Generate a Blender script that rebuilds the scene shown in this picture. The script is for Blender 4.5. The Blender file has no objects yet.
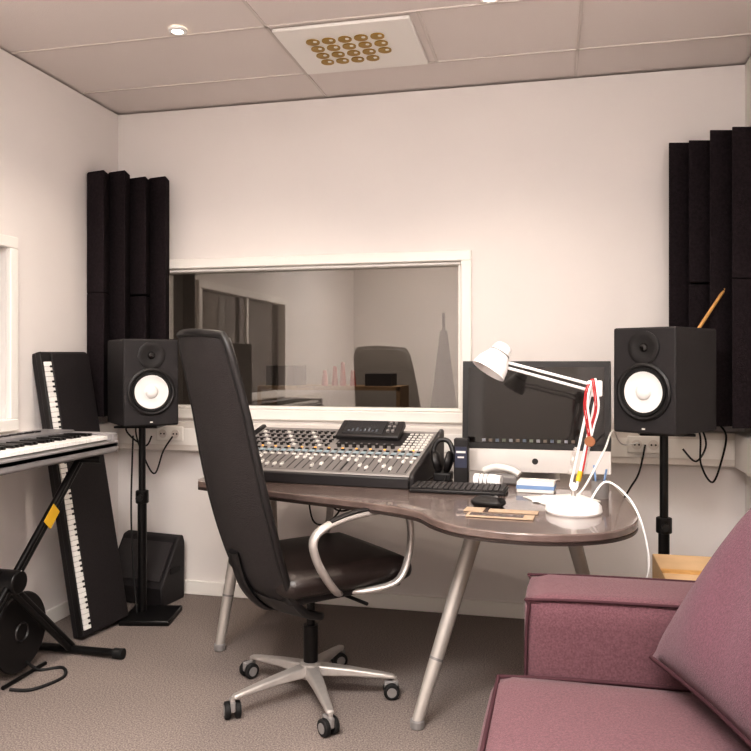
import bpy, bmesh, math, random
from mathutils import Matrix, Vector, Euler
random.seed(4)
S=bpy.context.scene
COL=S.collection
# ------------------------------------------------------------ materials
def lin(c):
    return tuple(((x/255)/12.92 if x/255<=0.04045 else ((x/255+0.055)/1.055)**2.4) for x in c)
def M(name,rgb,rough=.5,metal=0,var=0,vs=20,bump=0,bs=200,spec=.5,coat=0,emit=0,sheen=0):
    m=bpy.data.materials.new(name); m.use_nodes=True
    nt=m.node_tree; b=nt.nodes['Principled BSDF']
    c=lin(rgb)
    b.inputs['Base Color'].default_value=(*c,1)
    b.inputs['Roughness'].default_value=rough
    b.inputs['Metallic'].default_value=metal
    b.inputs['Specular IOR Level'].default_value=spec
    b.inputs['Coat Weight'].default_value=coat
    b.inputs['Sheen Weight'].default_value=sheen
    if emit:
        b.inputs['Emission Color'].default_value=(*c,1); b.inputs['Emission Strength'].default_value=emit
    tc=nt.nodes.new('ShaderNodeTexCoord')
    if var:
        n=nt.nodes.new('ShaderNodeTexNoise'); n.inputs['Scale'].default_value=vs; n.inputs['Detail'].default_value=5
        r=nt.nodes.new('ShaderNodeValToRGB')
        r.color_ramp.elements[0].position=.3; r.color_ramp.elements[1].position=.7
        r.color_ramp.elements[0].color=(*[x*(1-var) for x in c],1)
        r.color_ramp.elements[1].color=(*[min(1,x*(1+var)) for x in c],1)
        nt.links.new(tc.outputs['Object'],n.inputs['Vector']); nt.links.new(n.outputs['Fac'],r.inputs['Fac'])
        nt.links.new(r.outputs['Color'],b.inputs['Base Color'])
    if bump:
        n=nt.nodes.new('ShaderNodeTexNoise'); n.inputs['Scale'].default_value=bs; n.inputs['Detail'].default_value=3
        bp=nt.nodes.new('ShaderNodeBump'); bp.inputs['Strength'].default_value=bump; bp.inputs['Distance'].default_value=.004
        nt.links.new(tc.outputs['Object'],n.inputs['Vector']); nt.links.new(n.outputs['Fac'],bp.inputs['Height'])
        nt.links.new(bp.outputs['Normal'],b.inputs['Normal'])
    return m
WALL=M('wall_paint',(234,229,226),.75,var=.02,vs=2,bump=.08,bs=150)
CEIL=M('ceiling_tile',(229,221,217),.85,var=.03,vs=300,bump=.2,bs=260)
GRID=M('ceiling_grid',(212,204,199),.6)
CARPET=M('carpet_grey',(136,126,121),.97,var=.5,vs=190,bump=.5,bs=420,spec=.1)
TRIM=M('trim_white',(244,241,236),.4,bump=.02,bs=60)
DUCT=M('trunking_white',(228,222,216),.4)
FOAM=M('foam_charcoal',(45,39,42),.97,var=.25,vs=90,bump=.7,bs=260,spec=.1)
BLK=M('black_plastic',(22,20,21),.45,bump=.05,bs=400)
BLKM=M('black_satin_box',(32,29,31),.6,bump=.25,bs=500,var=.1,vs=60)
BLKMET=M('black_metal',(20,19,20),.35,metal=.3)
LEATH=M('black_leather',(36,28,26),.34,var=.2,vs=30,bump=.35,bs=180,spec=.6)
MESHM=M('chair_mesh',(40,35,35),.8,var=.5,vs=260,bump=.9,bs=420)
ALU=M('brushed_aluminium',(214,210,206),.28,metal=.8,var=.05,vs=40)
ALUM=M('matte_aluminium',(184,179,175),.4,metal=.55,var=.05,vs=40)
ALUP=M('silver_paint',(180,175,170),.42,metal=.4)
WHITE=M('white_enamel',(248,247,246),.3)
CONE=M('speaker_cone_white',(238,236,234),.45)
RUB=M('rubber_black',(16,16,17),.7)
DESKT=M('desk_laminate',(104,90,85),.26,var=.2,vs=14,coat=.5)
DESKE=M('desk_edge',(48,39,36),.4)
SCREEN=M('black_glass_screen',(22,19,19),.05,spec=.6)
SOFA=M('sofa_fabric_mauve',(100,71,77),.95,var=.22,vs=220,bump=.5,bs=420,sheen=.12,spec=.1)
SOFAC=M('cushion_fabric_mauve',(94,64,74),.95,var=.22,vs=220,bump=.5,bs=420,sheen=.12,spec=.1)
PIPE=M('sofa_piping',(70,47,52),.9,spec=.1)
CARD=M('cardboard',(208,176,138),.85,var=.08,vs=10,bump=.1)
GOLD=M('brass',(160,126,44),.35,metal=.5)
KEYW=M('piano_key_ivory',(242,240,236),.25)
KEYB=M('piano_key_black',(18,17,18),.3)
SILV=M('silver_panel',(150,147,148),.4,metal=.3)
MIXP=M('mixer_panel',(150,146,144),.42,metal=.2,var=.06,vs=30)
MIXF=M('mixer_fader_strip',(128,124,123),.45,metal=.2)
MIXD=M('mixer_dark',(40,38,39),.45)
WOOD=M('light_wood',(206,158,96),.55,var=.15,vs=25)
RED=M('red_cord',(176,34,40),.6)
YEL=M('yellow_tag',(225,180,50),.6)
PAPER=M('paper',(230,227,222),.8)
KRAFT=M('kraft_notepad',(176,154,132),.8,var=.1,vs=30)
BLUE=M('blue_print',(120,150,190),.5)
GREYP=M('grey_plastic',(130,127,126),.5)
LED=M('led_orange',(255,170,60),.4,emit=1.0)
BULB=M('lamp_lens_lit',(255,240,215),.4,emit=12)
OFFB=M('lamp_lens',(250,240,225),.3)
STUD=M('live_room_wall',(160,153,148),.8,var=.05,vs=3)
DIM=M('live_room_dark',(52,48,50),.9)
CREAM=M('cream_panel',(240,233,220),.8,bump=.1,bs=80)
g=bpy.data.materials.new('window_glass'); g.use_nodes=True
nt=g.node_tree; nt.nodes.clear()
o=nt.nodes.new('ShaderNodeOutputMaterial'); mx=nt.nodes.new('ShaderNodeMixShader')
tr=nt.nodes.new('ShaderNodeBsdfTransparent'); tr.inputs[0].default_value=(.76,.74,.72,1)
gl=nt.nodes.new('ShaderNodeBsdfGlossy'); gl.inputs['Roughness'].default_value=.02; gl.inputs[0].default_value=(.9,.88,.86,1)
fr=nt.nodes.new('ShaderNodeFresnel'); fr.inputs[0].default_value=1.85
ad=nt.nodes.new('ShaderNodeMath'); ad.operation='ADD'; ad.inputs[1].default_value=.05; ad.use_clamp=True
nt.links.new(fr.outputs[0],ad.inputs[0]); nt.links.new(ad.outputs[0],mx.inputs[0]); nt.links.new(tr.outputs[0],mx.inputs[1]); nt.links.new(gl.outputs[0],mx.inputs[2]); nt.links.new(mx.outputs[0],o.inputs[0])
GLASS=g
# ------------------------------------------------------------ helpers
ROOTS=[]
def root(name,loc=None,rz=0):
    e=bpy.data.objects.new(name,None); COL.objects.link(e); e.empty_display_size=.1
    if loc is None: ROOTS.append(e)
    else: e.location=loc; e.rotation_euler=(0,0,rz)
    return e
def mk(name,bm,mat,par=None,bev=0,seg=2,smooth=True,T=None,subs=0,angle=35):
    if T is not None: bmesh.ops.transform(bm,matrix=T,verts=bm.verts)
    bmesh.ops.recalc_face_normals(bm,faces=bm.faces)
    me=bpy.data.meshes.new(name); bm.to_mesh(me); bm.free()
    ob=bpy.data.objects.new(name,me); COL.objects.link(ob)
    me.materials.append(mat)
    if smooth:
        for p in me.polygons: p.use_smooth=True
        try: me.set_sharp_from_angle(angle=math.radians(angle))
        except Exception: pass
    if bev>0:
        m=ob.modifiers.new('b','BEVEL'); m.width=bev; m.segments=seg; m.limit_method='ANGLE'; m.angle_limit=math.radians(40); m.harden_normals=False
    if subs:
        m=ob.modifiers.new('s','SUBSURF'); m.levels=subs; m.render_levels=subs
    if par: ob.parent=par
    return ob
def addbox(bm,c,s,R=None):
    mt=Matrix.Translation(c)
    if R is not None: mt=mt@R
    mt=mt@Matrix.Diagonal((s[0],s[1],s[2],1))
    bmesh.ops.create_cube(bm,size=1,matrix=mt)
def box(name,c,s,mat,par=None,bev=.003,rot=None,T=None,seg=2):
    bm=bmesh.new(); addbox(bm,c,s,Euler(rot).to_matrix().to_4x4() if rot else None)
    return mk(name,bm,mat,par,bev,seg,T=T)
def boxes(name,lst,mat,par=None,bev=0,T=None):
    bm=bmesh.new()
    for c,s in lst: addbox(bm,c,s)
    return mk(name,bm,mat,par,bev,1,smooth=False,T=T)
def addcyl(bm,p1,p2,r,r2=None,n=24):
    p1=Vector(p1);p2=Vector(p2);d=p2-p1
    q=d.to_track_quat('Z','Y').to_matrix().to_4x4()
    bmesh.ops.create_cone(bm,cap_ends=True,segments=n,radius1=r,radius2=r if r2 is None else r2,depth=d.length,matrix=Matrix.Translation((p1+p2)/2)@q)
def cyl(name,p1,p2,r,mat,par=None,r2=None,n=24,bev=0,T=None):
    bm=bmesh.new(); addcyl(bm,p1,p2,r,r2,n); return mk(name,bm,mat,par,bev,T=T)
def cyls(name,lst,mat,par=None,n=12,T=None):
    bm=bmesh.new()
    for a in lst: addcyl(bm,a[0],a[1],a[2],a[3] if len(a)>3 else None,n)
    return mk(name,bm,mat,par,T=T)
def lathe(name,prof,mat,par=None,T=None,n=40):
    bm=bmesh.new(); rings=[]
    for r,z in prof:
        if r<1e-5: rings.append([bm.verts.new((0,0,z))])
        else: rings.append([bm.verts.new((r*math.cos(2*math.pi*i/n),r*math.sin(2*math.pi*i/n),z)) for i in range(n)])
    for a,b in zip(rings,rings[1:]):
        for i in range(n):
            j=(i+1)%n
            if len(a)==1 and len(b)==1: continue
            if len(a)==1: bm.faces.new((a[0],b[i],b[j]))
            elif len(b)==1: bm.faces.new((a[i],a[j],b[0]))
            else: bm.faces.new((a[i],a[j],b[j],b[i]))
    return mk(name,bm,mat,par,T=T,angle=40)
def cat(pts,k=8,cyc=False):
    P=[Vector(p) for p in pts]; n=len(P); out=[]
    rng=n if cyc else n-1
    for i in range(rng):
        if cyc: a,b,c,d=P[(i-1)%n],P[i],P[(i+1)%n],P[(i+2)%n]
        else: a,b,c,d=P[max(i-1,0)],P[i],P[i+1],P[min(i+2,n-1)]
        for j in range(k):
            t=j/k
            out.append(.5*((2*b)+(c-a)*t+(2*a-5*b+4*c-d)*t*t+(3*b-a-3*c+d)*t**3))
    if not cyc: out.append(P[-1])
    return out
def tube(name,pts,r,mat,par=None,k=8,n=10,cyc=False,sy=1,T=None,smoothp=True):
    P=cat(pts,k,cyc) if smoothp else [Vector(p) for p in pts]
    bm=bmesh.new(); N=len(P); rings=[]; up=None
    for i in range(N):
        if cyc: t=(P[(i+1)%N]-P[i-1])
        else: t=P[min(i+1,N-1)]-P[max(i-1,0)]
        t.normalize()
        if up is None:
            up=Vector((0,0,1)) if abs(t.z)<.9 else Vector((0,1,0))
        s=t.cross(up)
        if s.length<1e-4: s=t.orthogonal()
        s.normalize(); up=s.cross(t).normalized()
        rr=r(i/(N-1)) if callable(r) else r
        rings.append([bm.verts.new(P[i]+s*(rr*sy*math.cos(2*math.pi*q/n))+up*(rr*math.sin(2*math.pi*q/n))) for q in range(n)])
    L=N if cyc else N-1
    for i in range(L):
        a=rings[i];b=rings[(i+1)%N]
        for q in range(n): bm.faces.new((a[q],a[(q+1)%n],b[(q+1)%n],b[q]))
    if not cyc: bm.faces.new(rings[0]); bm.faces.new(rings[-1])
    return mk(name,bm,mat,par,T=T,angle=60)
def ribbon(name,pts,w,wd,mat,par,off=0):
    P=cat(pts,6); wd=Vector(wd).normalized(); bm=bmesh.new(); R=[]
    for p in P:
        c=p+wd*off
        R.append((bm.verts.new(c-wd*w/2),bm.verts.new(c+wd*w/2)))
    for a,b in zip(R,R[1:]): bm.faces.new((a[0],a[1],b[1],b[0]))
    ob=mk(name,bm,mat,par,angle=80)
    m=ob.modifiers.new('t','SOLIDIFY'); m.thickness=.0015
    return ob
def prism(name,out,z0,z1,mat,par=None,bev=0,T=None,seg=2):
    bm=bmesh.new()
    a=[bm.verts.new((x,y,z0)) for x,y in out]; b=[bm.verts.new((x,y,z1)) for x,y in out]; n=len(out)
    bm.faces.new(a); bm.faces.new(b)
    for i in range(n): bm.faces.new((a[i],a[(i+1)%n],b[(i+1)%n],b[i]))
    return mk(name,bm,mat,par,bev,seg,T=T)
def soft(name,c,s,mat,par,r=.05,puff=0,T=None):
    bm=bmesh.new(); bmesh.ops.create_cube(bm,size=2)
    bmesh.ops.subdivide_edges(bm,edges=bm.edges,cuts=14,use_grid_fill=True)
    hx,hy,hz=s[0]/2,s[1]/2,s[2]/2
    for v in bm.verts:
        x,y,z=v.co
        px,py,pz=x*hx,y*hy,z*hz
        cx=max(-hx+r,min(hx-r,px));cy=max(-hy+r,min(hy-r,py));cz=max(-hz+r,min(hz-r,pz))
        d=Vector((px-cx,py-cy,pz-cz)); 
        if d.length>1e-6: d=d.normalized()*r
        q=Vector((cx,cy,cz))+d
        if puff:
            q.z+=puff*(1-x*x)*(1-y*y)*(1 if z>0 else -1)*abs(z)
            q.x+=puff*.6*(1-z*z)*(1-y*y)*x*abs(x)
            q.y+=puff*.6*(1-z*z)*(1-x*x)*y*abs(y)
        v.co=q+Vector(c)
    return mk(name,bm,mat,par,T=T,angle=80)
def pillow(name,w,h,t,mat,par,T,N=26):
    bm=bmesh.new()
    def sh(u,v,sg):
        k=max(0,(1-abs(u)**2.6))*max(0,(1-abs(v)**2.6))
        x=u*w/2; y=v*h/2
        x*=1-.05*(1-v*v)*abs(u); y*=1-.05*(1-u*u)*abs(v)
        return Vector((x,y,sg*t/2*k**.55+.006*math.sin(7*u+3*v)*k))
    G={}
    for sg in (1,-1):
        for i in range(N+1):
            for j in range(N+1):
                u=-1+2*i/N;v=-1+2*j/N
                e=i in(0,N) or j in(0,N)
                if e and sg==-1: G[(sg,i,j)]=G[(1,i,j)]; continue
                G[(sg,i,j)]=bm.verts.new(sh(u,v,sg))
        for i in range(N):
            for j in range(N):
                bm.faces.new([G[(sg,i,j)],G[(sg,i+1,j)],G[(sg,i+1,j+1)],G[(sg,i,j+1)]])
    edge=[]
    for i in range(N+1): edge.append(G[(1,i,0)].co.copy())
    for j in range(1,N+1): edge.append(G[(1,N,j)].co.copy())
    for i in range(N-1,-1,-1): edge.append(G[(1,i,N)].co.copy())
    for j in range(N-1,0,-1): edge.append(G[(1,0,j)].co.copy())
    mk(name,bm,mat,par,T=T,angle=80)
    tube(name+'_piping',edge,.006,PIPE,par,cyc=True,smoothp=False,T=T,n=8)
# ------------------------------------------------------------ room
XL,XR,YB,YF,H=-2.235,.825,3.635,-1.2,2.5
box('floor',((XL+XR)/2,(YF+YB)/2,-.05),(XR-XL+.3,YB-YF+.3,.1),CARPET,bev=0)
box('ceiling',((XL+XR)/2,(YF+YB)/2,H+.06),(XR-XL+.3,YB-YF+.3,.1),CEIL,bev=0)
wx0,wx1,wz0,wz1=-1.98,-.42,.955,1.675
th=.12
boxes('wall_back',[(((XL+wx0)/2-.07,YB+th/2,H/2),(wx0-XL+.14,th,H)),
  (((XR+wx1)/2+.07,YB+th/2,H/2),(XR-wx1+.14,th,H)),
  (((wx0+wx1)/2,YB+th/2,wz0/2),(wx1-wx0,th,wz0)),
  (((wx0+wx1)/2,YB+th/2,(H+wz1)/2),(wx1-wx0,th,H-wz1))],WALL)
ly0,ly1=1.2,2.78
boxes('wall_left',[((XL-th/2,(YB+ly1)/2,H/2),(th,YB-ly1,H)),((XL-th/2,(YF+ly0)/2,H/2),(th,ly0-YF,H)),
  ((XL-th/2,(ly0+ly1)/2,wz0/2),(th,ly1-ly0,wz0)),((XL-th/2,(ly0+ly1)/2,(H+wz1)/2),(th,ly1-ly0,H-wz1))],WALL)
box('wall_right',(XR+th/2,(YF+YB)/2,H/2),(th,YB-YF,H),WALL,bev=0)
box('wall_front',((XL+XR)/2,YF-th/2,H/2),(XR-XL+.24,th,H),WALL,bev=0)
def door(nm):
    r=root(nm)
    box('leaf',(-.2,YF+.02,1.03),(.86,.035,2.04),M('door_paint',(205,198,190),.5),r)
    boxes('casing',[((-.68,YF+.015,1.06),(.08,.03,2.12)),((.28,YF+.015,1.06),(.08,.03,2.12)),((-.2,YF+.015,2.1),(1.04,.03,.08))],TRIM,r)
    tube('handle',[(.14,YF+.03,1.02),(.14,YF+.08,1.02),(.03,YF+.085,1.02)],.009,ALU,r)
door('door_1')
r=root('window_1'); fw=.05
def wframe(r,x0,x1,z0,z1,y,fw,dep,mat):
    boxes('frame',[(((x0+x1)/2,y,z1+fw/2),(x1-x0+2*fw,dep,fw)),(((x0+x1)/2,y,z0-fw/2),(x1-x0+2*fw,dep,fw)),
      ((x0-fw/2,y,(z0+z1)/2),(fw,dep,z1-z0)),((x1+fw/2,y,(z0+z1)/2),(fw,dep,z1-z0))],mat,r,bev=.004)
wframe(r,wx0,wx1,wz0,wz1,YB-.012,fw,.024,TRIM)
wframe(r,wx0+.016,wx1-.016,wz0+.016,wz1-.016,YB+.045,.015,.09,TRIM)
box('pane',((wx0+wx1)/2,YB+.05,(wz0+wz1)/2),(wx1-wx0-.03,.004,wz1-wz0-.03),GLASS,r,bev=0)
r=root('window_2')
boxes('frame',[((XL+.012,(ly0+ly1)/2,wz1+.025),(.024,ly1-ly0+.1,.05)),((XL+.012,(ly0+ly1)/2,wz0-.025),(.03,ly1-ly0+.1,.05)),
  ((XL+.012,ly1+.025,(wz0+wz1)/2),(.024,.05,wz1-wz0)),((XL+.012,ly0-.025,(wz0+wz1)/2),(.024,.05,wz1-wz0)),((XL+.0,(ly0+ly1)/2,(wz0+wz1)/2),(.02,.04,wz1-wz0))],TRIM,r,bev=.004)
box('pane',(XL-.04,(ly0+ly1)/2,(wz0+wz1)/2),(.004,ly1-ly0,wz1-wz0),GLASS,r,bev=0)
box('pane_backing',(XL-.09,(ly0+ly1)/2,(wz0+wz1)/2),(.004,ly1-ly0,wz1-wz0),CREAM,r,bev=0)  # plain cream panel added to close the view through the pane
# live room behind the glass
ay=YB+th
boxes('wall_live_room',[((-1.1,6.2,1.25),(4.4,.1,2.5)),((-3.2,(ay+6.2)/2,1.25),(.1,6.2-ay,2.5)),((1.1,(ay+6.2)/2,1.25),(.1,6.2-ay,2.5)),
   ((-1.1,(ay+6.2)/2,2.55),(4.4,6.2-ay,.1))],STUD)
box('floor_live_room',(-1.1,(ay+6.2)/2,-.05),(4.4,6.2-ay,.1),CARPET,bev=0)
r=root('microphone_stand')
for i,(x,y) in enumerate([(-.66,4.75),(-.50,4.85)]):
    cyl('pole_%d'%i,(x,y,0.02),(x,y,1.5),.01,BLKMET,r)
    cyl('base_%d'%i,(x,y,0),(x,y,.03),.07,BLKMET,r)
    bm=bmesh.new()
    bmesh.ops.create_cone(bm,cap_ends=True,segments=14,radius1=.085,radius2=.022,depth=.5,matrix=Matrix.Translation((x,y,1.14)))
    mk('cable_bundle_%d'%i,bm,RUB,r)
r=root('reflection_shelf')  # shelf and bottles added to stand in for reddish reflections in the glass
boxes('boards',[((-1.62,5.6,z),(1.1,.34,.03)) for z in (.1,.55,1.0)]+[((-1.62+k*.535,5.6,.52),(.03,.34,.98)) for k in(-1,1)],M('shelf_wood',(150,122,92),.7,var=.1),r)
cyls('bottles',[((-1.66+k*.07,5.5+.03*(k%2),1.015),(-1.66+k*.07,5.5+.03*(k%2),1.13+.03*(k%3)),.026,.014) for k in range(4)],M('bottle_red_brown',(150,60,50),.4),r)
boxes('gear_boxes',[((-2.0,5.6,1.09),(.24,.24,.15)),((-1.25,5.6,1.06),(.2,.2,.09)),((-1.9,5.6,.68),(.3,.26,.22)),((-1.35,5.6,.66),(.3,.26,.18))],DIM,r)
# baseboards & trunking
box('baseboard_back',((XL+XR)/2,YB-.008,.035),(XR-XL,.016,.07),TRIM)
box('baseboard_left',(XL+.008,(YF+YB)/2,.035),(.016,YB-YF-.04,.07),TRIM)
box('baseboard_right',(XR-.008,(YF+YB)/2,.035),(.016,YB-YF-.04,.07),TRIM)
r=root('trim_1')
box('cable_trunking',((XL+XR)/2,YB-.03,.815),(XR-XL,.06,.15),DUCT,r,bev=.006)
box('cover_lip',((XL+XR)/2,YB-.062,.815),(XR-XL,.004,.085),TRIM,r,bev=.001)
r=root('trim_2')
box('cable_trunking_left',(XL+.03,1.9,.815),(.06,3.3,.15),DUCT,r,bev=.006)
r=root('trim_3')
box('cable_trunking_right',(XR-.03,1.9,.815),(.06,3.3,.15),DUCT,r,bev=.006)
def socket(x):
    r=root('wall_socket')
    box('plate',(x,YB-.069,.83),(.15,.012,.075),TRIM,r,bev=.005)
    for k in(-.035,.035):
        cyl('cup_%d'%(k>0),(x+k,YB-.079,.83),(x+k,YB-.072,.83),.022,DUCT,r)
        cyls('pins_%d'%(k>0),[((x+k-.009,YB-.082,.83),(x+k-.009,YB-.078,.83),.004),((x+k+.009,YB-.082,.83),(x+k+.009,YB-.078,.83),.004)],RUB,r)
socket(-1.9); socket(.40)
# ceiling grid
L=[]
for y in (3.32,2.82,2.32,1.82,1.32,.82,.32,-.18,-.68): L.append((((XL+XR)/2,y,H+.0075),(XR-XL,.012,.006)))
for x in (-1.09,.105): L.append(((x,(YF+YB)/2,H+.0075),(.012,YB-YF,.006)))
L.append(((-.49,3.07,H+.0075),(.012,.5,.006)))
boxes('trim_ceiling_grid',L,GRID)
r=root('ceiling_air_vent')
box('panel',(-.80,3.07,H-.0),(.55,.46,.014),TRIM,r,bev=.003)
L=[];L2=[]
for i in range(5):
    for j in range(4):
        x=-.945+i*.067;y=2.965+j*.07
        if i==4 and j==3: continue
        L.append(((x,y,H-.011),(x,y,H-.006),.028)); L2.append(((x+.012,y-.010,H-.013),(x+.012,y-.010,H-.010),.008))
cyls('brass_nozzles',L,GOLD,r,n=20); cyls('nozzle_cores',L2,TRIM,r,n=14)
# recessed spots
for x in(-1.44,-.218):
    for y in (2.765,1.45,.1):
        r=root('recessed_spotlight')
        T=Matrix.Translation((x,y,H))
        lathe('rim',[(.022,.006),(.022,-.002),(.034,-.002),(.036,.008)],WHITE,r,T=T)
        cyl('lens',(x,y,H+.0),(x,y,H+.006),.022,BULB,r)
        ld=bpy.data.lights.new('spot_bulb','SPOT'); ld.energy=29; ld.spot_size=math.radians(130); ld.spot_blend=.8; ld.shadow_soft_size=.03; ld.color=(1,.86,.72)
        lo=bpy.data.objects.new('spot_bulb',ld); COL.objects.link(lo); lo.location=(x,y,H-.01); lo.parent=r
# ceiling panel added out of view behind the camera for soft fill
r=root('ceiling_fill_panel')
box('housing',(-.7,.55,H-.02),(1.2,.6,.04),WHITE,r)
box('diffuser',(-.7,.55,H-.042),(1.14,.54,.006),M('fill_diffuser_lit',(255,250,244),.5,emit=2),r,bev=0)
ld=bpy.data.lights.new('panel_fill','AREA'); ld.shape='RECTANGLE'; ld.size=1.1; ld.size_y=.5; ld.energy=60; ld.color=(1,.975,.955)
lo=bpy.data.objects.new('panel_fill',ld); COL.objects.link(lo); lo.location=(-.7,.55,H-.05); lo.parent=r
# unseen uplighter added behind the camera to brighten ceiling and walls
r=root('fill_uplighter')
cyl('base',(.45,-.85,0),(.45,-.85,.03),.14,WHITE,r,bev=.005); cyl('pole',(.45,-.85,.03),(.45,-.85,1.72),.012,ALU,r)
lathe('bowl',[(.02,0),(.06,.01),(.13,.06),(.16,.11),(.155,.11),(.12,.06),(.05,.02),(0,.015)],WHITE,r,T=Matrix.Translation((.45,-.85,1.7)))
ld=bpy.data.lights.new('uplight_fill','SPOT'); ld.energy=210; ld.spot_size=math.radians(150); ld.spot_blend=.6; ld.shadow_soft_size=.1; ld.color=(1,.965,.945)
lo=bpy.data.objects.new('uplight_fill',ld); COL.objects.link(lo); lo.location=(.45,-.85,1.83); lo.rotation_euler=(math.radians(180-18),0,math.radians(0)); lo.parent=r
# fill light added to brighten the live room, without a fixture
ld=bpy.data.lights.new('live_room_fill','AREA'); ld.size=.6; ld.energy=22; ld.color=(1,.93,.85)
lo=bpy.data.objects.new('live_room_fill',ld); COL.objects.link(lo); lo.location=(-1,5.2,2.45)
# ------------------------------------------------------------ acoustic foam in corners
def foam(A,B,corner,z0,zs,nw=4,dep=.09):
    r=root('acoustic_foam_panel')
    A=Vector(A);B=Vector(B);C=Vector(corner)
    t=(B-A); n=Vector((-t.y,t.x)).normalized()
    if (C-A).dot(n)>0: n=-n
    for k,(za,zb,dx) in enumerate(zs):
        for i in range(nw):
            a=A+t*(i/nw); b=A+t*((i+1)/nw)
            mid=a+(b-a)*(.55)+n*dep
            out=[a-n*.03,a+n*.004,mid,b+n*.004,b-n*.03]
            jit=[.0,.012,-.006,.008][i%4]
            prism('wedge_%d_%d'%(k,i),[(p.x,p.y) for p in out],za,zb+jit,FOAM,r,bev=.003)
    prism('backing',[(A.x-n.x*.032,A.y-n.y*.032),(B.x-n.x*.032,B.y-n.y*.032),(C.x,C.y)],z0+.05,zs[-1][1]-.05,FOAM,r)
e=.008
foam((XL+.02,3.335),(-1.93,YB-.02),(XL+e,YB-e),.93,[(.93,1.53,0),(1.533,2.125,0)])
foam((XR-.02,3.335),(.525,YB-.02),(XR-e,YB-e),.93,[(.93,1.53,0),(1.533,2.14,0)])
# ------------------------------------------------------------ studio speakers on stands
def speaker(x,y,z,rz):
    r=root('studio_monitor_speaker',(x,y,z),rz)
    w,h,d=.25,.395,.33
    box('cabinet',(0,0,h/2),(w,d,h),BLKM,r,bev=.008,seg=3)
    T=Matrix.Translation((0,-d/2,.155))@Matrix.Rotation(math.pi/2,4,'X')
    lathe('woofer_frame',[(.108,0),(.108,.006),(.100,.010),(.092,.008),(.090,.002)],BLK,r,T=T)
    lathe('woofer_surround',[(.092,.004),(.088,.012),(.080,.012),(.076,.004)],RUB,r,T=T)
    lathe('woofer_cone',[(.077,.005),(.05,.002),(.03,.0015),(.03,.004),(.024,.012),(.012,.016),(0,.017)],CONE,r,T=T)
    T=Matrix.Translation((0,-d/2,.32))@Matrix.Rotation(math.pi/2,4,'X')
    lathe('tweeter_waveguide',[(.062,0),(.062,.004),(.056,.006),(.04,.003),(.02,.001),(.016,.001)],BLK,r,T=T)
    lathe('tweeter_dome',[(.017,.001),(.013,.007),(0,.010)],SCREEN,r,T=T)
    box('led',(0,-d/2-.001,.018),(.012,.004,.006),PAPER,r,bev=0)
    box('rear_panel',(0,d/2+.001,.16),(.18,.006,.24),BLK,r)
def stand(x,y,top,rz,bs=.125,ox=0,oy=0):
    r=root('speaker_stand',(x,y,0),rz)
    box('base_plate',(ox,oy,.012),(bs*2,bs*2,.024),BLKMET,r,bev=.005)
    cyl('lower_tube',(0,0,.02),(0,0,.55),.021,BLKMET,r)
    cyl('collar',(0,0,.53),(0,0,.59),.03,BLKMET,r,bev=.004)
    cyl('upper_tube',(0,0,.55),(0,0,top-.01),.016,BLKMET,r)
    cyl('knob',(0,-.02,.56),(0,-.055,.56),.014,RUB,r)
    box('top_plate',(0,0,top-.007),(.2,.2,.01),BLKMET,r,bev=.003)
speaker(-1.885,3.27,.905,math.radians(44)); stand(-1.885,3.27,.903,math.radians(12),.115,.055,-.035)
speaker(.425,3.12,.93,math.radians(-35)); stand(.425,3.16,.928,math.radians(0),.13)
r=root('speaker_cable')
tube('c1',[(-1.96,3.4,.98),(-2.03,3.46,.85),(-2.0,3.5,.70),(-1.93,3.47,.64),(-1.9,3.5,.75),(-1.86,3.52,.82)],.004,RUB,r)
tube('c2',[(-1.98,3.4,.95),(-2.06,3.42,.86),(-1.97,3.44,.78),(-1.92,3.42,.83)],.004,RUB,r)
tube('c3',[(-1.915,3.24,.85),(-1.925,3.24,.5),(-1.9,3.22,.2),(-1.87,3.2,.035)],.004,RUB,r)
r=root('speaker_cable')
tube('c1',[(.52,3.3,1.0),(.60,3.42,.90),(.62,3.5,.76),(.67,3.52,.68),(.71,3.53,.78),(.73,3.55,.88),(.70,3.56,.93)],.004,RUB,r)
tube('c2',[(.52,3.3,.98),(.60,3.42,.93),(.64,3.5,.84),(.60,3.5,.77),(.55,3.52,.82)],.004,RUB,r)
tube('c3',[(.40,3.555,.83),(.37,3.5,.72),(.33,3.45,.66),(.27,3.42,.58),(.15,3.45,.5)],.004,RUB,r)
r=root('wooden_stick')
cyl('shaft',(.575,3.30,1.33),(.69,3.40,1.49),.007,WOOD,r,n=12)
lathe('tip',[(0,0),(.006,.004),(.008,.012),(.005,.02)],WOOD,r,T=Matrix.Translation((.69,3.40,1.485)))
# ------------------------------------------------------------ desk
r=root('desk')
front=[(-1.34,2.74),(-1.15,2.66),(-.92,2.57),(-.7,2.495),(-.52,2.42),(-.41,2.35),(-.345,2.25),(-.25,2.16),(-.10,2.115),(.05,2.13),(.165,2.20),(.235,2.32),(.255,2.5),(.24,2.8),(.22,3.1)]
o=[(p.x,p.y) for p in cat([(a,b,0) for a,b in front],5)]
o=[(-1.37,2.80)]+o+[(.20,3.36),(.15,3.40),(-1.3,3.53),(-1.36,3.49)]
prism('top',o,.708,.732,DESKT,r,bev=.004)
prism('edge_band',o,.700,.7085,DESKE,r)
def leg(nm,b,t,z=.70):
    tube(nm,[b+(.02,),tuple((Vector(b+(0.02,))*(.5)+Vector(t+(z,))*.5)),t+(z,)],lambda u:.019+.012*u,ALUP,r,k=4,n=20)
    bb=Vector(b+(.0,)); cyl(nm+'_foot',bb,bb+Vector((0,0,.028)),.024,GREYP,r,bev=.004)
    d=(Vector(t+(z,))-Vector(b+(.02,))).normalized(); p=Vector(b+(.02,))+d*.2
    cyl(nm+'_joint',p,p+d*.008,.0235,GREYP,r)
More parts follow.
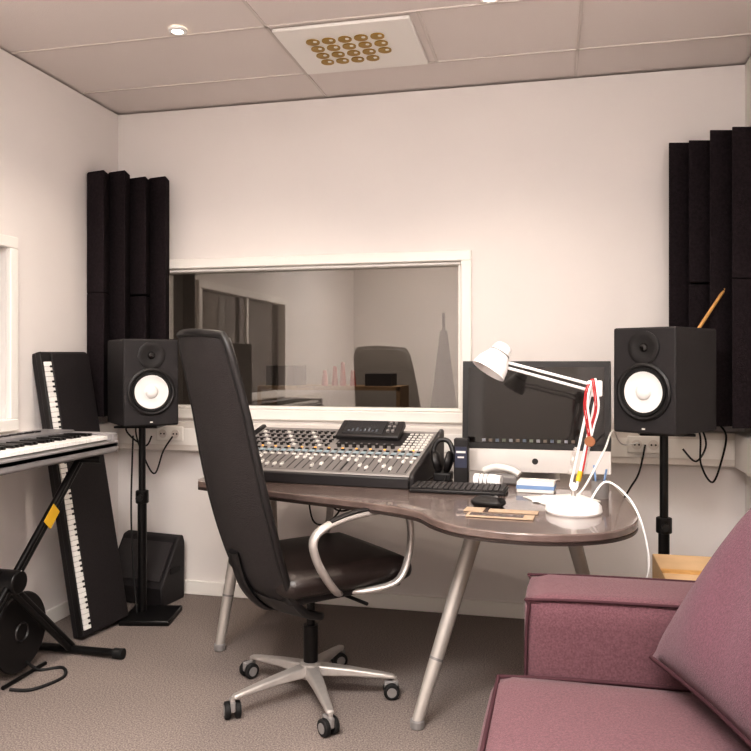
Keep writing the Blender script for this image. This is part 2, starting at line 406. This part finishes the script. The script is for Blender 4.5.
leg('leg_1',(-.43,2.47),(-.235,2.70)); leg('leg_2',(.21,3.13),(.035,2.93))
leg('leg_3',(-1.345,2.95),(-1.27,3.07)); leg('leg_4',(-1.30,3.5),(-1.27,3.32))
box('leg_bracket_right',(-.1,2.815,.69),(.1,.4,.02),GREYP,r,rot=(0,0,math.radians(-50)))
box('leg_bracket_left',(-1.27,3.2,.69),(.07,.4,.02),GREYP,r)
tube('beam',[(-1.27,3.2,.675),(-.1,2.85,.675)],.018,GREYP,r,k=2)
DZ=.732
# ------------------------------------------------------------ mixing console
r=root('mixing_console',(-1.335,2.815,DZ+.001),math.radians(-4.5))
W,D=.85,.49; RH=.165
prof=[(0,0.008),(0,.045),(D,RH),(D,.008)]
bm=bmesh.new()
def wedge(bm,x0,x1,prof):
    a=[bm.verts.new((x0,y,z)) for y,z in prof]; b=[bm.verts.new((x1,y,z)) for y,z in prof]; n=len(prof)
    bm.faces.new(a);bm.faces.new(b)
    for i in range(n): bm.faces.new((a[i],a[(i+1)%n],b[(i+1)%n],b[i]))
wedge(bm,.02,W-.02,prof); mk('body',bm,MIXP,r,bev=.003)
bm=bmesh.new(); pc=[(-.012,0.0),(-.015,.045),(.0,.058),(D,RH+.013),(D+.012,RH+.003),(D+.012,.0)]
wedge(bm,0,.02,pc); wedge(bm,W-.02,W,pc); mk('end_cheeks',bm,MIXD,r,bev=.006)
bm=bmesh.new(); wedge(bm,.021,W-.021,[(-.012,0.0),(-.012,.038),(-.002,.044),(0.004,0.0)]); mk('front_lip',bm,MIXD,r,bev=.003)
T=Matrix.Translation((0,0,.0455))@Matrix.Rotation(math.atan2(RH-.045,D),4,'X')
n=25; slots=[];caps=[];btn=[];btn2=[];kn=[];stripw=[];knc=[];capl=[]
xs=[.045+i*(W-.09)/(n-1) for i in range(n)]
for i in range(n):
    x=xs[i]
    slots.append(((x,.095,.001),(.003,.135,.002)))
    yy=.055+random.choice([0,.02,.075,.08,.085])
    caps.append(((x,yy,.006),(.012,.022,.010))); capl.append(((x,yy,.0115),(.012,.002,.001)))
    btn.append(((x,.175,.003),(.014,.010,.005))); btn2.append(((x,.192,.003),(.014,.010,.005)))
    stripw.append(((x,.216,.003),(.021,.018,.004)))
    btn2.append(((x,.240,.003),(.014,.009,.005)))
for a in range(13):
    for b_,y in enumerate((.285,.335,.385,.435)):
        x=.05+a*.029
        if (a+b_)%4!=3: kn.append(((x,y,0),(x,y,.011),.007)); knc.append(((x,y,.011),(x,y,.0125),.004))
        else: btn.append(((x,y,.003),(.013,.013,.005)))
        btn2.append(((x,y+.022,.002),(.014,.006,.004)))
for a in range(5):
    for y in (.27,.30,.33,.36,.39,.42,.45): btn.append(((.725+a*.021,y,.003),(.014,.012,.005)))
for a in range(8): kn.append(((.455+a*.033,.285,0),(.455+a*.033,.285,.016),.009)); knc.append(((.455+a*.033,.285,.016),(.455+a*.033,.285,.0175),.005))
boxes('fader_area',[((xs[0]-.012+4*(xs[1]-xs[0]),.093,.0005),(.268,.155,.001)),((xs[12],.093,.0005),(.262,.155,.001)),((xs[20],.093,.0005),(.27,.155,.001))],MIXF,r,T=T)
boxes('dark_inlay',[((.60,.39,.001),(.34,.16,.002))],MIXD,r,T=T)
boxes('fader_slots',slots,RUB,r,T=T); boxes('fader_caps',caps,PAPER,r,T=T,bev=.002); boxes('fader_cap_lines',capl,RUB,r,T=T)
boxes('buttons_light',btn,PAPER,r,T=T); boxes('buttons_dark',btn2,MIXD,r,T=T)
boxes('scribble_strips',stripw,M('lcd_strip',(150,165,172),.3,emit=.15),r,T=T)
cyls('encoders',kn,MIXD,r,T=T,n=14); cyls('encoder_caps',knc,SILV,r,T=T,n=10)
boxes('led_row',[((.06+k*.06,.258,.003),(.008,.004,.003)) for k in range(13)],LED,r,T=T)
Ts=Matrix.Translation((.43,.365,.135))@Matrix.Rotation(math.radians(28),4,'X')
box('display_housing',(.12,.055,.008),(.28,.125,.03),MIXD,r,bev=.006,T=Ts)
box('display',(.095,.06,.024),(.18,.10,.003),M('lcd_glass_dark',(44,44,47),.25),r,bev=.001,T=Ts)
boxes('display_graphics',[((.03+k*.018,.03+.004*(k%3),.0262),(.008,.012+.008*(k%3),.0006)) for k in range(8)],M('lcd_graph',(86,92,98),.3,emit=.05),r,T=Ts)
boxes('display_knobs',[((.205+.022*k,.03+.03*j,.027),(.012,.012,.010)) for k in range(2) for j in range(3)],GREYP,r,T=Ts)
# ------------------------------------------------------------ all-in-one desktop computer
r=root('desktop_computer',(-.065,3.07,DZ+.0005),math.radians(0))
Wd=.575
T=Matrix.Translation((0,0,.028))@Matrix.Rotation(math.radians(-4),4,'X')
bm=bmesh.new()
addbox(bm,(0,0,.22),(Wd,.018,.44)); mk('housing',bm,ALU,r,bev=.006,T=T)
box('glass',(0,-.0105,.265),(Wd-.004,.003,.348),BLK,r,bev=.001,T=T)
box('screen',(0,-.0125,.265),(Wd-.05,.002,.30),SCREEN,r,bev=0,T=T)
box('chin',(0,-.0105,.045),(Wd-.004,.003,.086),M('chin_alu',(212,208,205),.35,metal=.3),r,bev=.001,T=T)
cyl('emblem',(0,-.014,.045),(0,-.010,.045),.012,BLK,r,T=T)
IC=[M('icon_%d'%k,c_,.4,emit=.05) for k,c_ in enumerate([(120,120,124),(96,84,74),(78,86,98),(92,96,84)])]
for k in range(4):
    boxes('dock_icons_%d'%k,[((-.20+j*.0265,-.0138,.125),(.014,.001,.012)) for j in range(k,16,4)],IC[k],r,T=T)
lathe('rear_bulge',[(.17,0),(.13,.02),(0,.035)],ALU,r,T=T@Matrix.Translation((0,.008,.22))@Matrix.Rotation(-math.pi/2,4,'X'))
bm=bmesh.new(); addbox(bm,(0,.085,.004),(.19,.19,.007)); mk('foot',bm,ALU,r,bev=.003)
tube('neck',[(0,.17,.006),(0,.15,.06),(0,.09,.12),(0,.03,.17)],.006,ALU,r,sy=13,n=16)
def pckey():
    r=root('computer_keyboard',(-.325,2.74,DZ),math.radians(-2))
    box('tray',(0,0,.009),(.34,.13,.014),BLK,r,bev=.004,rot=(math.radians(2),0,0))
    L=[]
    for a in range(5):
        for b in range(17): L.append(((-.155+b*.0194,-.047+a*.0235,.018+.0009*a),(.0165,.020,.007)))
    boxes('keys',L,M('key_dark',(54,51,51),.5),r,bev=.001)
pckey()
def mouse(x,y,rz):
    r=root('computer_mouse',(x,y,DZ),rz)
    soft('shell',(0,0,.014),(.06,.10,.026),BLK,r,r=.012,puff=.008)
    cyl('wheel',(-.004,-.025,.030),(.004,-.025,.030),.007,GREYP,r)
mouse(-.20,2.48,math.radians(70))
r=root('headphones')
c=Vector((-.415,2.99,DZ))
for k in(-1,1):
    T=Matrix.Translation(c+Vector((.022*k,-.02,.075)))@Matrix.Rotation(math.radians(90+12*k),4,'Y')
    lathe('ear_cup_%d'%(k>0),[(0,-.014),(.035,-.014),(.042,-.009),(.042,.003),(.035,.012),(.018,.016),(0,.012)],BLK,r,T=T)
tube('headband',[c+Vector((-.036,-.01,.075)),c+Vector((-.04,0,.12)),c+Vector((-.02,.005,.155)),c+Vector((.018,.005,.152)),c+Vector((.038,-.01,.11)),c+Vector((.036,-.02,.075))],.006,BLK,r,sy=1.6)
tube('cord',[c+Vector((.02,-.03,.04)),c+Vector((.01,-.08,.006)),c+Vector((-.005,-.12,.006)),c+Vector((.03,-.16,.006)),c+Vector((.08,-.17,.006))],.003,RUB,r)
box('rest_block',c+Vector((0,-.01,.018)),(.07,.08,.034),BLK,r,bev=.006)
r=root('battery_charger_box')
X,Yc=-.34,2.95
box('case',(X,Yc,DZ+.085),(.055,.05,.17),BLK,r,bev=.004); box('label',(X,Yc-.026,DZ+.10),(.045,.002,.08),M('label_dark',(50,54,74),.4),r,bev=0)
boxes('print',[((X,Yc-.028,DZ+.12),(.036,.002,.008)),((X,Yc-.028,DZ+.10),(.025,.002,.006))],PAPER,r)
def can(nm,p,rr,h,ax,mat):
    r=root(nm,p,ax); T=Matrix.Rotation(math.pi/2,4,'Y')
    lathe('body',[(0,0),(rr,0),(rr,h*.8),(rr*.9,h*.86),(rr*.9,h),(0,h)],mat,r,T=T)
    for k in (.2,.35,.5): lathe('ring_%d'%int(k*100),[(rr,h*k),(rr*1.05,h*(k+.02)),(rr,h*(k+.04))],GREYP,r,T=T)
can('webcam_tube',(-.28,2.86,DZ+.026),.024,.10,math.radians(-12),WHITE)
r=root('desk_phone_receiver')
tube('handle',[(-.255,2.975,DZ+.045),(-.21,2.96,DZ+.062),(-.15,2.94,DZ+.055),(-.12,2.93,DZ+.04)],.013,PAPER,r,sy=1.2)
box('cradle',(-.19,2.96,DZ+.018),(.14,.055,.036),GREYP,r,bev=.01,rot=(0,0,-.3))
r=root('tissue_box')
box('carton',(-.055,2.80,DZ+.02),(.13,.075,.04),PAPER,r,bev=.003,rot=(0,0,-.1)); box('print_band',(-.055,2.80,DZ+.02),(.132,.077,.014),BLUE,r,bev=0,rot=(0,0,-.1))
r=root('notepad')
T=Matrix.Translation((-.15,2.35,DZ+.003))@Matrix.Rotation(math.radians(-4),4,'Z')
boxes('pad',[((0,-.03,0),(.20,.06,.004))],KRAFT,r,T=T,bev=.001)
boxes('page',[((-.01,-.03,.0025),(.16,.04,.0012))],DESKT,r,T=T)
boxes('card',[((.03,.05,0),(.15,.045,.003)),((-.09,.05,0),(.06,.06,.003))],KRAFT,r,T=T)
r=root('paper_sheet'); box('sheet',(.03,2.66,DZ+.002),(.21,.15,.002),PAPER,r,bev=0,rot=(0,0,.5))
box('booklet',(.0,2.62,DZ+.006),(.10,.12,.006),WHITE,r,bev=.001,rot=(0,0,-.3))
# ------------------------------------------------------------ desk lamp
r=root('desk_lamp')
B=Vector((.065,2.445,DZ))
lathe('base',[(0,0),(.082,0),(.086,.006),(.084,.022),(.077,.03),(.02,.034),(.016,.05),(0,.05)],WHITE,r,T=Matrix.Translation(B))
lathe('base_shade_ring',[(.055,.031),(.05,.042),(.03,.046),(0,.048)],WHITE,r,T=Matrix.Translation(B))
P0=B+Vector((0,0,.05)); P0b=B+Vector((0.0,0,.08)); E=Vector((.128,2.445,1.115)); Hd=Vector((-.14,2.335,1.19))
cyl('stem',P0-Vector((0,0,.01)),P0b,.008,ALU,r)
off=Vector((.010,.004,0))
for k in(-1,1):
    cyl('lower_arm_%d'%(k>0),P0b+off*k,E+off*k,.0045,WHITE,r,n=10)
    cyl('upper_arm_%d'%(k>0),E+Vector((0,0,.010*k)),Hd+Vector((0,0,.008*k)),.0045,WHITE,r,n=10)
dirn=(E-P0b)
for k in(-1,1):
    hel=[P0b+dirn*(.12+.28*t/60)+off*k*2.0+Vector((.006*math.cos(t*1.5),.006*math.sin(t*1.5),0)) for t in range(61)]
    tube('spring_%d'%(k>0),hel,.0012,ALU,r,smoothp=False,n=6)
box('elbow_plate',E,(.045,.012,.05),WHITE,r,bev=.005); cyl('elbow_pin',E+Vector((0,-.014,0)),E+Vector((0,.014,0)),.008,ALU,r)
cyl('shoulder_pin',P0b+Vector((0,-.014,0)),P0b+Vector((0,.014,0)),.011,WHITE,r)
cyl('wing_knob',Hd+Vector((.0,-.02,0)),Hd+Vector((0,.02,0)),.011,WHITE,r)
ax=Vector((-.50,-.24,-.80)).normalized(); 
q=ax.to_track_quat('Z','Y').to_matrix().to_4x4()
T=Matrix.Translation(Hd+Vector((-.028,-.01,.010)))@q@Matrix.Translation((0,0,-.035))@Matrix.Scale(.88,4)
lathe('shade',[(0,-.028),(.022,-.026),(.030,-.018),(.034,.005),(.040,.02),(.056,.05),(.062,.082),(.060,.082),(.053,.05),(.036,.02),(.03,.0),(0,-.01)],WHITE,r,T=T)
lathe('shade_ring',[(.034,.004),(.0365,.007),(.0355,.011)],GREYP,r,T=T)
lathe('bulb',[(0,.0),(.014,.01),(.024,.035),(.026,.05),(.018,.066),(0,.072)],OFFB,r,T=T)
wdv=(.95,.2,.15)
for kk,(mt,of,w_) in enumerate(((RED,0,.004),(WHITE,.0055,.006),(RED,-.0055,.004))):
    ribbon('ribbon_front_%d'%kk,[E+Vector((-.004,-.012,.03)),E+Vector((.0,-.024,.0)),E+Vector((.004,-.026,-.06)),E+Vector((-.008,-.026,-.11)),E+Vector((-.016,-.026,-.145))],w_,wdv,mt,r,of)
    ribbon('ribbon_back_%d'%kk,[E+Vector((-.004,.012,.03)),E+Vector((-.022,-.022,.0)),E+Vector((-.028,-.03,-.05)),E+Vector((-.022,-.03,-.10)),E+Vector((-.016,-.028,-.145))],w_,wdv,mt,r,of)
cyl('medal',E+Vector((-.016,-.032,-.160)),E+Vector((-.016,-.027,-.160)),.016,M('medal_bronze',(160,110,80),.35,metal=.5),r,n=32,bev=.001)
tube('red_tie',[E+Vector((-.022,-.016,-.17)),E+Vector((-.03,-.014,-.22)),E+Vector((-.04,-.012,-.27)),B+Vector((.015,-.012,.10))],.0025,RED,r)
tube('white_cable',[B+Vector((.05,.03,.03)),B+Vector((.10,.05,.09)),B+Vector((.17,.02,.04)),B+Vector((.205,-.03,-.05)),B+Vector((.215,-.04,-.16)),B+Vector((.19,.02,-.24)),B+Vector((.20,.1,-.3))],.0035,WHITE,r)
tube('white_cable_2',[B+Vector((.0,.06,.03)),B+Vector((.04,.14,.06)),B+Vector((.11,.3,.16)),B+Vector((.16,.6,.2)),B+Vector((.22,.9,.12)),(.37,3.54,.84)],.0035,WHITE,r)
cyl('yellow_tag',B+Vector((.012,-.02,.10)),B+Vector((.02,-.02,.13)),.008,YEL,r)
r=root('pen_cup'); 
lathe('cup',[(0,0),(.028,0),(.030,.06),(.027,.06),(.026,.004),(0,.004)],GREYP,r,T=Matrix.Translation((.16,2.72,DZ)))
cyls('pens',[((.15,2.72,DZ+.01),(.14,2.73,DZ+.11),.0035),((.165,2.72,DZ+.01),(.18,2.71,DZ+.10),.0035)],BLUE,r)
r=root('power_cable_bundle')
tube('c1',[(-1.08,3.45,.69),(-1.0,3.3,.6),(-.9,3.2,.55),(-.78,3.15,.6),(-.7,3.1,.685)],.004,RUB,r)
tube('c2',[(-1.15,3.5,.69),(-1.1,3.45,.45),(-.95,3.3,.50),(-.85,3.3,.685)],.004,RUB,r)
tube('c3',[(-.6,3.2,.685),(-.5,3.2,.55),(-.35,3.2,.6),(-.3,3.2,.685)],.004,RUB,r)
# ------------------------------------------------------------ office chair
CA=46
r=root('office_chair',(-.84,2.61,0),math.radians(CA))
lathe('hub',[(0,.075),(.038,.075),(.042,.09),(.036,.125),(.03,.13),(0,.13)],ALUM,r)
for i,a in enumerate((228,300,12,84,156)):
    an=math.radians(a-CA); c,s=math.cos(an),math.sin(an)
    R=Matrix.Rotation(an,4,'Z')
    bm=bmesh.new(); sec=[(.02,.030,.085,.122),(.14,.023,.082,.108),(.26,.016,.072,.09),(.30,.014,.068,.082)]; rg=[]
    for x,w,z0,z1 in sec: rg.append([bm.verts.new((x,-w,z0)),bm.verts.new((x,w,z0)),bm.verts.new((x,w*.8,z1)),bm.verts.new((x,-w*.8,z1))])
    for p,q_ in zip(rg,rg[1:]):
        for k in range(4): bm.faces.new((p[k],p[(k+1)%4],q_[(k+1)%4],q_[k]))
    bm.faces.new(rg[0]); bm.faces.new(rg[-1])
    mk('base_arm_%d'%i,bm,ALUM,r,bev=.006,seg=3,T=R)
    x,y=.30*c,.30*s; cyl('caster_stem_%d'%i,(x,y,.045),(x,y,.075),.008,ALUM,r)
    ca=math.radians(random.choice([30,75,110,150])+i*20); t=Vector((math.cos(ca),math.sin(ca),0)); nn=Vector((-t.y,t.x,0)); cc=Vector((x,y,.0285))+t*.012
    for k in(-1,1):
        cyl('caster_wheel_%d_%d'%(i,k>0),cc+nn*.008*k,cc+nn*.027*k,.0285,RUB,r,bev=.004)
        cyl('caster_cap_%d_%d'%(i,k>0),cc+nn*.027*k,cc+nn*.029*k,.017,GREYP,r)
    bm=bmesh.new(); addbox(bm,cc+Vector((0,0,.016)),(.05,.018,.036),Matrix.Rotation(ca,4,'Z')); mk('caster_fork_%d'%i,bm,GREYP,r,bev=.005)
cyl('gas_column_outer',(0,0,.11),(0,0,.26),.026,BLKMET,r); cyl('gas_column_inner',(0,0,.25),(0,0,.40),.015,BLKMET,r)
box('tilt_mechanism',(-.01,0,.395),(.24,.15,.05),BLK,r,bev=.012)
cyl('tilt_lever',(.05,-.05,.39),(.08,-.25,.385),.006,BLK,r); cyl('tension_knob',(.12,0,.385),(.16,0,.385),.022,BLK,r)
soft('seat_shell',(.02,0,.43),(.44,.46,.04),BLK,r,r=.018)
soft('seat_cushion',(.03,0,.475),(.50,.51,.085),LEATH,r,r=.04,puff=.012)
prof=[(-.10,.345,.17),(-.175,.375,.20),(-.24,.45,.225),(-.285,.57,.24),(-.325,.71,.245),(-.36,.86,.242),(-.39,1.01,.232),(-.418,1.13,.222),(-.445,1.235,.21),(-.455,1.28,.185)]
PP=cat([(a,b,c) for a,b,c in prof],5)
CV=.05
def backsurf(name,i0,i1,mat,off0,off1,wf,NU=16):
    bm=bmesh.new(); A=[]
    seg=PP[i0:i1+1]
    for layer in (0,1):
        rows=[]
        for i,p in enumerate(seg):
            g0=seg[max(i-1,0)];g1=seg[min(i+1,len(seg)-1)]; tx,tz=g1.x-g0.x,g1.y-g0.y; l=math.hypot(tx,tz); nx,nz=tz/l,-tx/l
            row=[]
            for j in range(NU+1):
                u=-1+2*j/NU; hw=p.z*wf
                curve=CV*abs(u)**2.2
                of=off0 if layer==0 else off1
                if layer==1 and off1>off0: of=off0+(off1-off0)*(1-abs(u)**4)*(min(1,4*min(i,len(seg)-1-i)/(len(seg)-1)+.12))**.5
                row.append(bm.verts.new((p.x+nx*(of)+curve,u*hw,p.y+nz*of)))
            rows.append(row)
        A.append(rows)
    n=len(seg)
    for L_ in A:
        for i in range(n-1):
            for j in range(NU): bm.faces.new((L_[i][j],L_[i][j+1],L_[i+1][j+1],L_[i+1][j]))
    for i in range(n-1):
        for j in(0,NU): bm.faces.new((A[0][i][j],A[0][i+1][j],A[1][i+1][j],A[1][i][j]))
    for i in (0,n-1):
        for j in range(NU): bm.faces.new((A[0][i][j],A[0][i][j+1],A[1][i][j+1],A[1][i][j]))
    return mk(name,bm,mat,r,angle=60)
N=len(PP)-1
backsurf('back_mesh',0,N,MESHM,-.004,.004,1)
backsurf('headrest',N-10,N-1,LEATH,.004,.085,1.0)
backsurf('lumbar_pad',2,int(N*.42),LEATH,.004,.035,.95)
backsurf('rear_shell',0,int(N*.22),BLK,-.012,-.004,.97)
edge=[]
for p in PP: edge.append((p.x+CV,-p.z,p.y))
edge2=[(p.x+CV,p.z,p.y) for p in PP][::-1]
tc=[(PP[-1].x+CV*abs(u)**2.2,u*PP[-1].z,PP[-1].y+.012*(1-u*u)) for u in (-.6,-.2,.2,.6)]
bc=[(PP[0].x+CV*abs(u)**2.2,u*PP[0].z,PP[0].y) for u in (.6,.2,-.2,-.6)]
tube('back_frame',edge+tc+edge2+bc,.013,BLK,r,cyc=True,smoothp=False,n=12)
tube('back_bracket',[(-.02,0,.385),(-.10,0,.365),(-.18,0,.36),(-.255,0,.44),(-.295,0,.56)],.014,BLK,r,sy=2.6)
for k in(-1,1):
    y=k*.28
    loop=[(.02,k*.20,.425),(.10,k*.25,.43),(.185,k*.28,.455),(.228,y,.53),(.238,y,.62),(.218,y,.678),(.14,y,.700),(.0,y,.692),(-.10,y,.667),(-.14,y,.63),(-.13,y,.57),(-.09,k*.275,.50),(-.04,k*.25,.445),(-.0,k*.20,.425)]
    tube('arm_loop_%d'%(k>0),loop,.0115,ALUM,r,sy=1.5,k=6,n=14)
    tube('arm_pad_%d'%(k>0),[(.17,y,.704),(.09,y,.710),(0,y,.704),(-.08,y,.684)],.006,BLK,r,sy=2.4,k=6,n=14)
# ------------------------------------------------------------ sofa
r=root('sofa')
box('base',(.36,1.35,.19),(.86,1.48,.22),SOFA,r,bev=.02)
for i,(x,y) in enumerate([(0,2.02),(.72,2.02),(0,.66),(.72,.66)]): cyl('foot_%d'%i,(x,y,0),(x,y,.09),.02,DESKE,r,r2=.028)
soft('seat_cushion',(.22,1.35,.378),(.72,1.03,.165),SOFA,r,r=.045,puff=.018)
tube('seat_piping',[(-.125,.86,.447),(-.132,1.35,.451),(-.125,1.845,.447)],.005,PIPE,r,k=10)
tube('seat_piping_far',[(-.125,1.845,.447),(.1,1.862,.449),(.5,1.862,.449)],.005,PIPE,r,k=10)
AT=.636
for nm,yc in (('arm_far',1.985),('arm_near',.715)):
    soft(nm,(.37,yc,AT/2+.03),(.87,.235,AT-.06),SOFA,r,r=.035,puff=.006)
for yy in (1.875,2.095):
    tube('arm_piping_%d'%int(yy*100),[(-.052,yy,.12),(-.062,yy,.40),(-.055,yy,AT-.035),(-.02,yy,AT-.008),(.4,yy,AT-.003),(.75,yy,AT-.008)],.004,PIPE,r,k=8)
soft('back',(.685,1.35,.48),(.23,1.48,.68),SOFA,r,r=.06,puff=.01)
r2=root('sofa_cushion')
ud=Vector((.27,-.963,0)).normalized(); hd=Vector((.963,.27,0)).normalized()
vd=(hd*.60+Vector((0,0,.80))).normalized(); nd=ud.cross(vd)
cw,ch=.60,.50
cen=Vector((.218,1.82,.532))+ud*cw/2+vd*ch/2
T=Matrix.Translation(cen)@Matrix((( ud.x,vd.x,nd.x,0),(ud.y,vd.y,nd.y,0),(ud.z,vd.z,nd.z,0),(0,0,0,1)))
pillow('pad',cw,ch,.19,SOFAC,r2,T)
# ------------------------------------------------------------ cardboard box
r=root('cardboard_box')
box('carton',(.585,2.74,.245),(.45,.48,.49),CARD,r,bev=.003)
boxes('flaps_seam',[((.585,2.74,.4905),(.45,.05,.002))],WOOD,r)
# ------------------------------------------------------------ stage piano on X stand
def keys(par,n,x0,y0,pitch,kl,z,T=None,names=''):
    Wk=[];Bk=[]
    for i in range(n):
        Wk.append(((x0+kl/2,y0+i*pitch,z),(kl,pitch*.93,.016)))
        if i%7 in (0,1,3,4,5) and i<n-1: Bk.append(((x0+kl*.33,y0+(i+.5)*pitch,z+.012),(kl*.62,pitch*.5,.014)))
    boxes('white_keys'+names,Wk,KEYW,par,T=T,bev=.001); boxes('black_keys'+names,Bk,KEYB,par,T=T)
r=root('stage_piano')
Y0,Y1=1.54,2.88; zt=.90
box('chassis',(-1.95,(Y0+Y1)/2,zt-.055),(.36,Y1-Y0,.05),SILV,r,bev=.01)
box('control_panel',(-2.05,(Y0+Y1)/2,zt-.018),(.15,Y1-Y0,.055),M('piano_grey',(138,136,138),.4,metal=.2),r,bev=.006)
boxes('end_blocks',[((-1.873,Y0+.018,zt-.02),(.20,.036,.045)),((-1.873,Y1-.018,zt-.02),(.20,.036,.045))],SILV,r,bev=.006)
keys(r,52,-1.97,Y0+.048,(Y1-Y0-.096)/51,.172,zt-.018)
box('key_slip',(-1.782,(Y0+Y1)/2,zt-.045),(.024,Y1-Y0,.03),SILV,r,bev=.006)
boxes('panel_buttons',[((-2.05,Y1-.15-.045*k,zt+.011),(.02,.03,.006)) for k in range(22)],BLK,r)
r=root('keyboard_stand')
sx=-1.90
for k,(ya,yb) in enumerate(((2.77,1.98),(1.98,2.77))):
    dx=.02 if k else -.02
    pa=Vector((sx+dx,ya,.03)); pb=Vector((sx+dx,yb,.795))
    for q_ in (-.013,.013):
        cyl('bar_%d_%d'%(k,q_>0),pa+Vector((0,q_,0)),pb+Vector((0,q_,0)),.012,BLKMET,r)
    cyl('foot_bar_%d'%k,(sx-.2,ya,.022),(sx+.2,ya,.022),.016,BLKMET,r)
    for e_ in(-.2,.2): cyl('foot_cap_%d_%d'%(k,e_>0),(sx+e_-.02,ya,.022),(sx+e_+.02,ya,.022),.021,RUB,r)
    cyl('top_bar_%d'%k,(sx-.16,yb,.800),(sx+.12,yb,.800),.014,BLKMET,r)
cyl('pivot',(sx-.05,2.375,.41),(sx+.05,2.375,.41),.042,BLKMET,r,bev=.005)
box('yellow_label',(sx+.034,2.575,.605),(.004,.05,.08),YEL,r,bev=0,rot=(math.radians(-45),0,0))
# ------------------------------------------------------------ second keyboard leaning against wall
r=root('digital_piano_keyboard')
b0=Vector((-1.965,2.905,.012)); top=Vector((-2.195,2.935,1.225))
yl=(top-b0).normalized(); xl=Vector((.18,.98,0)); xl=(xl-yl*xl.dot(yl)).normalized(); zl=xl.cross(yl)
T=Matrix.Translation(b0)@Matrix(((xl.x,yl.x,zl.x,0),(xl.y,yl.y,zl.y,0),(xl.z,yl.z,zl.z,0),(0,0,0,1)))
Lk=1.25
box('chassis',(.142,Lk/2,-.02),(.275,Lk,.06),BLKM,r,bev=.008,T=T)
box('control_panel',(.165,Lk/2,.014),(.225,Lk-.02,.014),M('speckled_black',(32,28,30),.6,var=.5,vs=220,bump=.4,bs=300),r,bev=.004,T=T)
Wk=[((.032,.04+i*.0226,.012),(.038,.021,.012)) for i in range(52)]
Bk=[((.044,.04+(i+.5)*.0226,.018),(.012,.009,.006)) for i in range(51) if i%7 in(0,1,3,4,5)]
boxes('white_keys',Wk,KEYW,r,T=T,bev=.001); boxes('black_keys',Bk,KEYB,r,T=T)
box('key_slip',(.008,Lk/2,-.005),(.012,Lk,.03),BLK,r,T=T)
# ------------------------------------------------------------ floor monitor wedge
r=root('stage_monitor_wedge',(-2.0,3.515,0),math.radians(-8))
bm=bmesh.new(); wedge(bm,-.17,.17,[(-.10,0),(-.11,.09),(.03,.31),(.07,.32),(.085,.28),(.08,0)]); mk('cabinet',bm,BLKM,r,bev=.008)
T=Matrix.Translation((0,-.042,.203))@Matrix.Rotation(math.atan2(.22,.14),4,'X')
box('grille',(0,0,.003),(.30,.20,.008),M('grille',(54,50,51),.6,bump=.8,bs=500),r,T=T)
box('handle',(.172,.0,.16),(.008,.08,.03),RUB,r)
# ------------------------------------------------------------ cable reel
r=root('cable_reel',(-2.02,2.53,0),math.radians(0))
Tr=Matrix.Translation((0,0,.17))@Matrix.Rotation(math.pi/2,4,'Y')
for k in(-1,1):
    lathe('flange_%d'%(k>0),[(0,k*.055),(.05,k*.055),(.12,k*.05),(.145,k*.055),(.15,k*.05),(.145,k*.045),(0,k*.045)],BLK,r,T=Tr)
lathe('hub_ring',[(.03,.056),(.034,.062),(.038,.056)],MIXD,r,T=Tr)
for k in range(9):
    tube('cable_turn_%d'%k,[(.125*math.cos(a*math.pi/8),.125*math.sin(a*math.pi/8),-.04+.01*k) for a in range(16)],.005,RUB,r,cyc=True,k=2,n=6,T=Tr)
lathe('core',[(.08,-.045),(.08,.045)],BLK,r,T=Tr)
tube('frame',[(.07,-.12,.008),(.07,0,.008),(.07,.12,.008)],.008,BLKMET,r); tube('frame_2',[(-.07,-.12,.008),(-.07,0,.008),(-.07,.12,.008)],.008,BLKMET,r)
tube('loose_cable',[(.06,.02,.05),(.09,.06,.006),(.16,.10,.006),(.22,.02,.006),(.18,-.10,.006),(.10,-.12,.006)],.006,RUB,r)
# ------------------------------------------------------------ recenter world-built roots
bpy.context.view_layer.update()
for e in ROOTS:
    ch=[c for c in e.children]
    pts=[c.matrix_local@Vector(b) for c in ch if c.type=='MESH' for b in c.bound_box]
    if not pts: continue
    mn=[min(p[i] for p in pts) for i in range(3)]; mxx=[max(p[i] for p in pts) for i in range(3)]
    c=Vector(((mn[0]+mxx[0])/2,(mn[1]+mxx[1])/2,mn[2]))
    e.location=c
    for k in ch: k.location=k.location-c
# ------------------------------------------------------------ world, camera
w=bpy.data.worlds.new('World'); S.world=w; w.use_nodes=True
w.node_tree.nodes['Background'].inputs[0].default_value=(.9,.87,.85,1); w.node_tree.nodes['Background'].inputs[1].default_value=.05
cd=bpy.data.cameras.new('Camera'); cd.sensor_width=36; cd.lens=765/751*36; cd.shift_y=-14.5/751; cd.clip_start=.02
co=bpy.data.objects.new('Camera',cd); COL.objects.link(co); co.location=(0,0,1.2); co.rotation_euler=(math.pi/2,0,math.radians(13))
S.camera=co
S.view_settings.view_transform='Standard'
try: S.view_settings.look='Medium High Contrast'
except Exception: S.view_settings.look='None'
S.view_settings.exposure=.3
